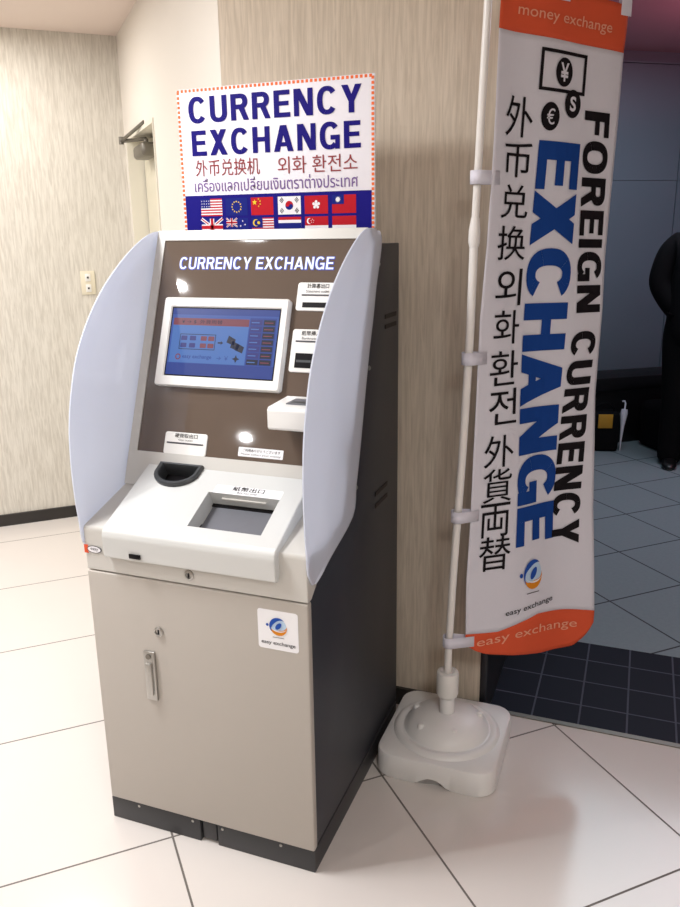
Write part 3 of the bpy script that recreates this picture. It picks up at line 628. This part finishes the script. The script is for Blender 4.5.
# ------------------------------------------------------------------ flag stand
BC = Vector((.790, .590, 0))
FS = empty('banner_stand', BC, 'white plastic water base with a slim white pole standing beside the machine', 'banner stand')
def sq(hx, hy, r, z, n=8):
    p = []
    for cx_, cy_, a0 in ((hx-r, hy-r, 0), (-hx+r, hy-r, 90), (-hx+r, -hy+r, 180), (hx-r, -hy+r, 270)):
        p += [Vector((cx_+r*math.cos(math.radians(a0+90*k/(n-1))), cy_+r*math.sin(math.radians(a0+90*k/(n-1))), z)) for k in range(n)]
    return p
b = MB(); hx, hy = .176, .181
L_ = [(hx-.004, hy-.004, .055, 0), (hx, hy, .055, .006), (hx, hy, .055, .068), (hx-.003, hy-.003, .053, .0755), (hx-.010, hy-.010, .048, .079)]
rings = []
NS = 32
def resamp(p):   # square ring points resampled by perimeter
    out_ = []; n_ = len(p); ln = [0]
    for i in range(n_): ln.append(ln[-1]+(p[(i+1) % n_]-p[i]).length)
    for k in range(96):
        t_ = ln[-1]*k/96; i = max(j for j in range(n_) if ln[j] <= t_+1e-9); out_.append(p[i].lerp(p[(i+1) % n_], (t_-ln[i])/max(ln[i+1]-ln[i], 1e-9)))
    return out_
for a in L_: rings.append(resamp(sq(*a)))
def circ(r, z): 
    base_ = rings[-1] if len(rings) == 5 else rings[4]
    return [Vector((r*v.x/math.hypot(v.x, v.y), r*v.y/math.hypot(v.x, v.y), z)) for v in rings[4]]
for r, z in ((.160, .080), (.154, .088), (.147, .092), (.138, .091), (.132, .087), (.128, .088), (.122, .100), (.108, .116), (.088, .128), (.062, .136), (.035, .140), (.024, .141)): rings.append(circ(r, z))
for rg in rings[:3]:     # finger notches under the front and back edges
    for v in rg:
        if abs(v.y) > hy-.02 and abs(v.x) < .05 and v.z < .03: v.z = max(v.z, .028*(1-(v.x/.05)**2)+.0)
b.add([BC+v for rg in rings for v in rg], [[i*96+k, i*96+(k+1) % 96, (i+1)*96+(k+1) % 96, (i+1)*96+k] for i in range(len(rings)-1) for k in range(96)]+[list(range(96))[::-1]], M['poly'], True)
fb = b.build('water_base', FS)
for a, rr in ((-128, .098), (-62, .082), (22, .10), (170, .1)):
    x, y = BC.x+rr*math.cos(math.radians(a)), BC.y+rr*math.sin(math.radians(a)); z = .140-.30*(rr-.04)**2/.09-.006
    b = MB(); b.lathe([(.011, -.02), (.0105, .006), (.008, .011), (.003, .013), (.0005, .0132)], (x, y, .119 if rr < .105 else .106), M['poly'], 16); b.build('water_cap' if a == 22 else 'bump', fb)
b = MB(); b.lathe([(.0235, .135), (.0225, .20), (.0225, .215)], (BC.x, BC.y, 0), M['poly'], 28); b.build('socket', FS)
b = MB(); b.lathe([(.022, .190), (.030, .196), (.033, .204), (.033, .268), (.031, .274), (.022, .276), (.015, .270)], (BC.x, BC.y, 0), M['white'], 32); b.build('clamp_ring', FS)
PZ = [.15, .34, .63, .925, 1.262, 1.53, 1.802, 2.065, 2.17]; PX = [.789, .790, .800, .814, .8255, .829, .8365, .8445, .8475]
def interp(v, xs, ys):
    if v <= xs[0]: return ys[0]
    for i in range(len(xs)-1):
        if v <= xs[i+1]: return ys[i]+(ys[i+1]-ys[i])*(v-xs[i])/(xs[i+1]-xs[i])
    return ys[-1]
pole = lambda z: Vector((interp(z, PZ, PX), .590, z))
b = MB(); zs = [.15+.06*k for k in range(24)]; b.tube([pole(z) for z in zs if z < 1.53]+[pole(1.53)], .0112, M['pole'], 16); po = b.build('pole', FS)
b = MB(); zs = [1.53, 1.6, 1.7, 1.8, 1.9, 2.0, 2.1, 2.17]; b.tube([pole(z) for z in zs], .0098, M['pole'], 16); b.build('upper_pole', FS)
b = MB(); b.tube([pole(z) for z in (1.50, 1.512, 1.54, 1.572)], [.0118, .0148, .0148, .0105], M['pole'], 20); b.build('lock_collar', FS)
# crossarm at the top
th = lambda z: interp(z, [.30, .405, .567, .727, 1.074, 1.315, 1.48, 1.657, 1.825, 2.004, 2.061], [40, 40.5, 42.75, 46.75, 50.5, 50.3, 52.75, 53.75, 54, 54, 53.5])
bx = lambda z: interp(z, [.30, .405, .567, .727, 1.074, 1.315, 1.48, 1.657, 1.825, 2.004, 2.061, 2.2], [.836, .837, .834, .840, .845, .847, .857, .865, .870, .873, .875, .880])
def BS(s, z, o=0):
    """banner surface: s across, z down the left edge, o towards the camera"""
    t_ = math.radians(th(z)); d = Vector((math.cos(t_), math.sin(t_), 0)); nn = Vector((math.sin(t_), -math.cos(t_), 0))
    low = max(0, min(1, (1.2-z)/.8))
    wob = .006*math.sin(s*5.2+z*2.1)+.004*math.sin(s*11+z*5)+low*.010*math.sin(s*7.5-.8)
    wob *= min(1, (s+.2)*3)*.8
    return Vector((bx(z), .60, z-.012*s))+d*(.45*s)+nn*(wob+o)
dv = Vector((math.cos(math.radians(53.5)), math.sin(math.radians(53.5)), 0)); tp = pole(2.16)
b = MB(); b.tube([tp, tp+dv*.52+Vector((0, 0, -.014))], .006, M['pole'], 12); b.build('cross_arm', FS)
b = MB(); b.box(tuple(tp+Vector((-.018, -.018, -.02))), tuple(tp+Vector((.018, .018, .03))), M['white'], .006, 3); b.build('pole_cap', FS)
BN = empty('banner', (.90, .66, .29), 'tall white and orange FOREIGN CURRENCY EXCHANGE banner hanging beside the wall', 'banner')
zb = lambda s: interp(s, [0, .08, .153, .35, .592, .80, .865, .938, .97, 1], [.366, .340, .327, .308, .292, .289, .291, .318, .338, .368])
b = MB(); ns, nz = 40, 110; ZT = 2.115
for band, (za, zc, m_) in enumerate(((2.0035, ZT, 'orange'), (None, 2.0035, 'cloth'), ('bot', None, 'orange'))):
    rows = 8 if band != 1 else nz
    def zz(s, k):
        top = {0: ZT, 1: 2.0035, 2: interp(s, [0, .23, .415, .55, .756, 1], [.4, .395, .414, .427, .420, .408])}[band]
        bot = {0: 2.0035, 1: interp(s, [0, .23, .415, .55, .756, 1], [.4, .395, .414, .427, .420, .408]), 2: zb(s)}[band]
        return top+(bot-top)*k/rows
    vs = [BS(i/ns, zz(i/ns, k)) for k in range(rows+1) for i in range(ns+1)]
    b.add(vs, [[k*(ns+1)+i, (k+1)*(ns+1)+i, (k+1)*(ns+1)+i+1, k*(ns+1)+i+1] for k in range(rows) for i in range(ns)], M[m_], True)
cloth = b.build('cloth', BN); sm = cloth.modifiers.new('thick', 'SOLIDIFY'); sm.thickness = .001; sm.offset = 1
g = Gfx(BS, .0005, .0030)
def bt(st, s0, z0, s1, z1, m='ink', bold=.0, **k): g.text(st, s0, z0, s1, z1, M[m], 1, bold, **k)
for ch, s0, s1, z1, z0 in (('外', .085, .29, 1.862, 1.768), ('币', .09, .305, 1.755, 1.672), ('兑', .087, .309, 1.654, 1.572), ('换', .079, .316, 1.553, 1.467), ('외', .093, .310, 1.445, 1.349), ('화', .100, .312, 1.337, 1.247), ('환', .087, .316, 1.229, 1.135), ('전', .095, .317, 1.125, 1.026), ('外', .077, .302, .995, .903), ('貨', .08, .295, .899, .800), ('両', .073, .291, .797, .696), ('替', .077, .309, .697, .592)):
    if ch in '외' or (ch == '外' and z1 < 1): g.build('korean_lettering' if ch == '外' else 'chinese_lettering', BN); g = Gfx(BS, .0005, .0030)
    bt(ch, s0, z0, s1, z1, 'ink', .003)
g.build('japanese_lettering', BN)
g = Gfx(BS, .0005, .0030); g.sub = 5; draw_bold(g, 'EXCHANGE', lambda a, c: (.350+.333*c, 1.766-1.111*a), M['blue'], 1, .235, .21, .035); tag(g.build('blue_lettering', BN), 'large blue EXCHANGE lettering reading downward')
g = Gfx(BS, .0005, .0030); g.sub = 4
sc = lambda z: interp(z, [.62, .8, 1.0, 1.27, 1.32, 1.6, 1.85], [.777, .785, .81, .850, .866, .84, .808])
for st, z1, z0 in (('FOREIGN', 1.850, 1.322), ('CURRENCY', 1.270, .630)):
    draw_bold(g, st, lambda a, c, z1=z1, z0=z0: (sc(z1+(z0-z1)*a)+(c-.5)*.212, z1+(z0-z1)*a), M['ink'], 1, .215, .195, .10)
    g.build('black_lettering', BN); g = Gfx(BS, .0005, .0030); g.sub = 4
g = Gfx(BS, .0005, .0030); g.sub = 16
g.frame(.315, 1.883, .685, 1.980, .022, M['ink'], 1, .008); g.ell(.500, 1.931, .068, .034, M['ink'], 1); g.text('¥', .466, 1.909, .534, 1.953, M['cloth'], 2, .02)
g.ell(.588, 1.860, .068, .034, M['ink'], 2); g.text('S', .562, 1.842, .614, 1.878, M['cloth'], 3, .03); g.ell(.416, 1.824, .069, .034, M['ink'], 1); g.text('€', .388, 1.805, .447, 1.843, M['cloth'], 2, .03)
g.build('money_symbols', BN)
g = Gfx(BS, .0005, .0030); g.text('money exchange', .132, 2.034, .856, 2.066, M['peach'], 1, .002); g.build('band_lettering', BN); g = Gfx(BS, .0005, .0030); g.text('easy exchange', .08, 0, .88, 1, M['peach'], 1, .0, fn=lambda a, c: (.08+.8*a, .347+.036*c+.01*math.sin(pi*a)))
g.build('band_lettering', BN)
g = Gfx(BS, .0005, .0030); emblem(g, .505, .556, .043, 1, .040*.9/.45/.036*.9*.45*2); g.build('emblem', BN)
g = Gfx(BS, .0005, .0030); g.text('easy exchange', .285, .44, .68, .47, M['ink'], 1, .004, fn=lambda a, c: (.285+.395*a, .437+.022*c+.016*a)); g.build('small_lettering', BN)
for zc in (2.10, 1.668, 1.214, .768, .375):      # loops round the pole
    b = MB(); P_ = pole(zc); vs = []; fs = []; h = .0165; pth = []
    a_ = BS(.06, zc, .003); e_ = BS(.06, zc, -.004)
    c0 = P_; r = .0135
    dirp = (Vector((a_.x, a_.y, 0))-Vector((c0.x, c0.y, 0))).normalized(); base_ang = math.atan2(dirp.y, dirp.x)
    pth.append(a_)
    for k in range(13):
        w = base_ang-pi*.42-(2*pi-.84*pi)*k/12; pth.append(Vector((c0.x+r*1.35*math.cos(w), c0.y+r*1.35*math.sin(w), zc)))
    pth.append(e_); n = len(pth)
    for p in pth: vs += [Vector((p.x, p.y, p.z-h)), Vector((p.x, p.y, p.z+h))]
    fs = [[2*i, 2*i+2, 2*i+3, 2*i+1] for i in range(n-1)]; b.add(vs, fs, M['tab'], True); o = b.build('loop', BN); md = o.modifiers.new('t', 'SOLIDIFY'); md.thickness = .001; md.offset = 0
for s in (.45, .97):
    b = MB(); p = BS(s, 2.09, .003); q = tp+dv*(.45*s+.03)+Vector((0, 0, -.013*s)); 
    for o_ in (.0, -.007):
        nn = Vector((dv.y, -dv.x, 0))*o_; b.add([p-dv*.02+nn, p+dv*.02+nn, Vector((p.x, p.y, q.z+.008))+dv*.02+nn, Vector((p.x, p.y, q.z+.008))-dv*.02+nn], [[0, 1, 2, 3]], M['tab'])
    o = b.build('loop', BN); md = o.modifiers.new('t', 'SOLIDIFY'); md.thickness = .001; md.offset = 0
# ------------------------------------------------------------------ far room things
cbp = fp+fd*.55+fn*.26
cab = empty('low_bench', (cbp.x, cbp.y, 0), 'long low black bench along the grey blue far wall', 'bench')
def fx(v): return fp+fd*v.x+fn*v.y+Vector((0, 0, v.z))
b = MB(); b.box((-1.7, .02, .40), (2.4, .33, .50), M['blackw'], .01, 2, fx); b.build('seat', cab)
b = MB(); b.box((-1.66, .03, .0), (2.36, .30, .40), M['blackw'], .004, 2, fx); b.build('base', cab)
# carry bag with yellow tag
def rot_box(mb, c, ang_, a, b_, m, bev=0, seg=2):
    Rm = Matrix.Rotation(ang_, 4, 'Z'); mb.box(a, b_, m, bev, seg, lambda v: Rm @ v+Vector(c))
bg = empty('carry_bag', (1.05, 4.36, 0), 'small black bag with a yellow tag on the far floor', 'bag')
c0 = (1.05, 4.36, 0); a0 = math.radians(15)
b = MB(); rot_box(b, c0, a0, (-.13, -.07, 0), (.10, .09, .285), M['fabric'], .025, 3); b.build('bag_body', bg)
b = MB(); Rm = Matrix.Rotation(a0, 4, 'Z'); b.tube([Rm @ Vector((.07*math.cos(pi*k/10), 0, .27+.07*math.sin(pi*k/10)))+Vector(c0) for k in range(11)], .007, M['fabric'], 8); b.build('handle', bg)
b = MB(); rot_box(b, c0, a0, (-.055, -.078, .175), (.045, -.070, .275), M['yellow'], .002); b.build('tag', bg)
um = empty('furled_umbrella', (1.175, 4.36, 0), 'thin pale furled umbrella standing upright beside the yellow tagged bag', 'umbrella')
b = MB(); b.tube([(1.175, 4.36, .0), (1.175, 4.36, .06), (1.178, 4.37, .18), (1.182, 4.38, .27), (1.184, 4.385, .30)], [.003, .006, .014, .026, .022], M['tab'], 12); b.build('canopy', um)
b = MB(); b.tube([(1.184, 4.385, .29), (1.187, 4.40, .34), (1.18, 4.41, .355), (1.165, 4.41, .35)], .006, M['tab'], 8); b.build('handle', um)
# two black bags on and before the bench
dc = fp+fd*-.02+fn*.515
sb = empty('duffel_bag', dc, 'large black bag on the floor between the tagged bag and the person', 'bag')
b = MB(); rot_box(b, tuple(dc), math.radians(36), (-.16, -.16, 0), (.30, .15, .34), M['fabric'], .06, 4); b.build('bag_body', sb)
b = MB(); Rm = Matrix.Rotation(math.radians(36), 4, 'Z'); b.tube([Rm @ Vector((.07+.12*math.cos(pi*k/10), -.02, .32+.07*math.sin(pi*k/10)))+Vector(tuple(dc)) for k in range(11)], .01, M['fabric'], 8); b.build('handle', sb)
# ------------------------------------------------------------------ person (mostly beyond the frame edge)
def skin_obj(name, pts, edges, parent, m, sub=2):
    me = bpy.data.meshes.new(name); o0 = origin(parent)
    me.from_pydata([Vector(p[:3])-o0 for p in pts], edges, []); me.materials.append(m)
    o = bpy.data.objects.new(name, me); C.objects.link(o); o.parent = parent
    o.modifiers.new('skin', 'SKIN').use_smooth_shade = True
    sv = me.skin_vertices[0].data
    for i, p in enumerate(pts):
        r = p[3]; sv[i].radius = (r, r) if not hasattr(r, '__len__') else r
    sv[0].use_root = True
    s_ = o.modifiers.new('sub', 'SUBSURF'); s_.levels = sub; s_.render_levels = sub
    return o
px_, py_ = 1.545, 4.12
PR = empty('person', (px_, py_, 0), 'person in black jacket and trousers standing at the right edge, elbow out', 'person')
dch = []
P = [(px_, py_, .97, .11), (px_, py_, 1.15, .12), (px_, py_, 1.33, .135), (px_, py_, 1.45, .10), (px_, py_, 1.52, .055), (px_, py_-.01, 1.58, .055), (px_, py_-.015, 1.65, .088), (px_, py_-.01, 1.73, .085), (px_, py_, 1.79, .05),
     (px_-.12, py_, 1.45, .055), (px_-.165, py_, 1.41, .05), (px_-.225, py_+.02, 1.20, .040), (px_-.09, py_+.03, 1.05, .032), (px_-.02, py_+.03, 1.0, .026),
     (px_+.15, py_, 1.45, .06), (px_+.215, py_, 1.41, .055), (px_+.26, py_+.03, 1.16, .042), (px_+.25, py_-.03, .93, .032),
     (px_-.06, py_, .90, .085), (px_-.05, py_, .50, .055), (px_-.045, py_+.02, .28, .05), (px_-.045, py_+.02, .10, .033), (px_-.05, py_-.06, .04, .016),
     (px_+.09, py_, .90, .09), (px_+.11, py_-.02, .50, .058), (px_+.12, py_, .28, .053), (px_+.12, py_+.01, .10, .036), (px_+.14, py_-.06, .04, .016)]
Ed = [(0, 1), (1, 2), (2, 3), (3, 4), (4, 5), (5, 6), (6, 7), (7, 8), (3, 9), (9, 10), (10, 11), (11, 12), (12, 13), (3, 14), (14, 15), (15, 16), (16, 17), (0, 18), (18, 19), (19, 20), (20, 21), (21, 22), (0, 23), (23, 24), (24, 25), (25, 26), (26, 27)]
# fingers of both hands
for wrist, d, sgn in ((13, Vector((.3, .0, -.95)), 1), (17, Vector((-.05, -.15, -1)), -1)):
    w = Vector(P[wrist][:3]); d.normalize(); side_ = d.cross(Vector((1, .2, .1))).normalized(); k0 = len(P)
    P.append(tuple(w+d*.05)+((.034, .018),)); Ed.append((wrist, k0))
    for j, (o_, ln) in enumerate(((-.028, .062), (-.010, .072), (.009, .067), (.026, .052))):
        a = w+d*.08+side_*o_; k = len(P)
        P.append(tuple(a)+(.010,)); P.append(tuple(a+d*ln*.55+Vector((0, -.006, 0)))+(.009,)); P.append(tuple(a+d*ln+Vector((0, -.02, -.004)))+(.0075,)); Ed += [(k0, k), (k, k+1), (k+1, k+2)]
    k = len(P); P.append(tuple(w+d*.025+side_*-.038)+(.011,)); P.append(tuple(w+d*.055+side_*-.055)+(.009,)); Ed += [(k0, k), (k, k+1)]
body_ = skin_obj('body', P, Ed, PR, M['skin'])
J = [(px_, py_, .74, .16), (px_, py_, 1.0, .168), (px_, py_, 1.28, .165), (px_, py_, 1.42, .135), (px_, py_, 1.49, .075), (px_-.12, py_, 1.44, .085), (px_-.165, py_, 1.40, .085), (px_-.215, py_+.01, 1.20, .085), (px_-.10, py_+.0, 1.04, .088), (px_-.02, py_, 1.0, .09), (px_+.14, py_, 1.44, .085), (px_+.215, py_, 1.40, .08), (px_+.26, py_+.03, 1.16, .062), (px_+.252, py_-.02, .97, .05)]
skin_obj('jacket', J, [(0, 1), (1, 2), (2, 3), (3, 4), (3, 5), (5, 6), (6, 7), (7, 8), (8, 9), (3, 10), (10, 11), (11, 12), (12, 13)], PR, M['coat_'])
Tq = [(px_, py_, 1.10, .12), (px_-.07, py_, .88, .11), (px_-.055, py_, .50, .088), (px_-.05, py_+.01, .10, .084), (px_-.05, py_-.012, -.012, .088), (px_+.09, py_, .88, .105), (px_+.115, py_-.01, .50, .082), (px_+.12, py_, .10, .08), (px_+.12, py_-.012, -.012, .088)]
skin_obj('trousers', Tq, [(0, 1), (1, 2), (2, 3), (3, 4), (0, 5), (5, 6), (6, 7), (7, 8)], PR, M['trous'])
for x in (px_-.05, px_+.125):
    b = MB(); prof = []
    for t_, w, h in ((-.085, .030, .05), (-.06, .040, .075), (0, .040, .085), (.07, .046, .062), (.13, .048, .05), (.17, .036, .042), (.185, .018, .030)):
        prof.append([Vector((x+w*math.cos(a), py_-t_, max(.0, h*.5+h*.5*math.sin(a)))) for a in [2*pi*k/16 for k in range(16)]])
    for pr in prof:
        for v in pr: v.z = max(0, v.z-.004)
    b.add([v for pr in prof for v in pr], [[i*16+k, i*16+(k+1) % 16, (i+1)*16+(k+1) % 16, (i+1)*16+k] for i in range(6) for k in range(16)]+[list(range(16)), [96+k for k in range(16)][::-1]], M['shoe'], True); b.build('shoe', PR)
hd_ = Vector((px_, py_-.01, 1.70)); b = MB()
t_ = bmesh.new(); bmesh.ops.create_uvsphere(t_, u_segments=24, v_segments=16, radius=1)
bmesh.ops.delete(t_, geom=[v for v in t_.verts if v.co.z < -.35 or (v.co.y < -.45 and v.co.z < .45)], context='VERTS')
for v in t_.verts: v.co = hd_+Vector((v.co.x*.094, v.co.y*.108+.012, v.co.z*.118+.008))
b.bm(t_, M['hair'], True); b.build('hair', PR)
for sx in (-1, 1):
    b = MB(); b.lathe([(.001, -.011), (.007, -.008), (.011, 0), (.007, .008), (.001, .011)], (px_+sx*.032, py_-.088, 1.69), M['paper'], 12); b.build('eye', PR)
    b = MB(); b.lathe([(.004, -.028), (.010, -.015), (.012, .01), (.006, .026)], (px_+sx*.091, py_, 1.685), M['skin'], 12); b.build('ear', PR)
b = MB(); b.tube([(px_, py_-.092, 1.70), (px_, py_-.118, 1.665), (px_, py_-.098, 1.655)], [.007, .013, .010], M['skin'], 10); b.build('nose', PR)
b = MB(); b.tube([(px_-.022, py_-.090, 1.628), (px_, py_-.099, 1.628), (px_+.022, py_-.090, 1.628)], [.002, .006, .002], M['maroon'], 8); b.build('mouth', PR)
# ------------------------------------------------------------------ lights
def area(name, loc, size, power, col=(1, .96, .92), rot=(0, 0, 0), sy=None):
    l = bpy.data.lights.new(name, 'AREA'); l.energy = power; l.color = col; l.size = size
    if sy: l.shape = 'RECTANGLE'; l.size_y = sy
    o = bpy.data.objects.new(name, l); C.objects.link(o); o.location = loc; o.rotation_euler = rot; return o
WARM = (1, .985, .955); COOL = (.975, .99, 1)
def disc(*a):
    o = area(*a); o.data.shape = 'DISK'; return o
area('lamp_corner', (-1.50, 1.30, H-.03), .5, 8.5, WARM, (0, 0, ang))
disc('lamp_left', (-2.4, -.2, H-.02), .8, 40, COOL)
disc('added_overhead_fill', (-.45, -.45, H-.02), .45, 30, COOL)  # added fill with no fitting, brightens the tray top and left floor
disc('lamp_middle', (-1.006, -1.005, H-.02), .05, 12, COOL)
disc('lamp_left_front', (-1.334, -2.705, H-.02), .06, 14, COOL)
disc('lamp_right_front', (1.9, -1.8, H-.02), .6, 27, COOL)
area('far_lamp', (1.6, 3.4, FH-.03), 1.4, 30, (.74, .9, 1))
rl = area('far_red_lamp', (2.4, 3.4, 2.2), .5, 30, (1, .3, .4), (pi, 0, 0))
w = bpy.data.worlds.new('world'); bpy.context.scene.world = w; w.use_nodes = True
w.node_tree.nodes['Background'].inputs[0].default_value = (.8, .85, 1, 1); w.node_tree.nodes['Background'].inputs[1].default_value = .05
# ------------------------------------------------------------------ camera
cam = bpy.data.cameras.new('camera'); co = bpy.data.objects.new('camera', cam); C.objects.link(co); bpy.context.scene.camera = co
CAMQ = (1.24434, -1.47592, 1.53959)
import json
yaw, pit, rol, foc = .3649, .27274, -.01425, 788.722
fwd = Vector((-math.sin(yaw)*math.cos(pit), math.cos(yaw)*math.cos(pit), -math.sin(pit))); rt = Vector((math.cos(yaw), math.sin(yaw), 0)); up = rt.cross(fwd)
r2 = rt*math.cos(rol)+up*math.sin(rol); u2 = -rt*math.sin(rol)+up*math.cos(rol)
mw = Matrix((r2, u2, -fwd)).transposed().to_4x4(); mw.translation = CAMQ; co.matrix_world = mw
cam.sensor_fit = 'HORIZONTAL'; cam.sensor_width = 36; cam.lens = foc/680*36; cam.clip_start = .02
sc_ = bpy.context.scene
sc_.view_settings.view_transform = 'Standard'; sc_.view_settings.look = 'None'; sc_.view_settings.exposure = 0.15; sc_.view_settings.gamma = 1; sc_.view_settings.use_curve_mapping = False
sc_.cycles.use_denoising = True; sc_.cycles.max_bounces = 8; sc_.cycles.sample_clamp_indirect = 6
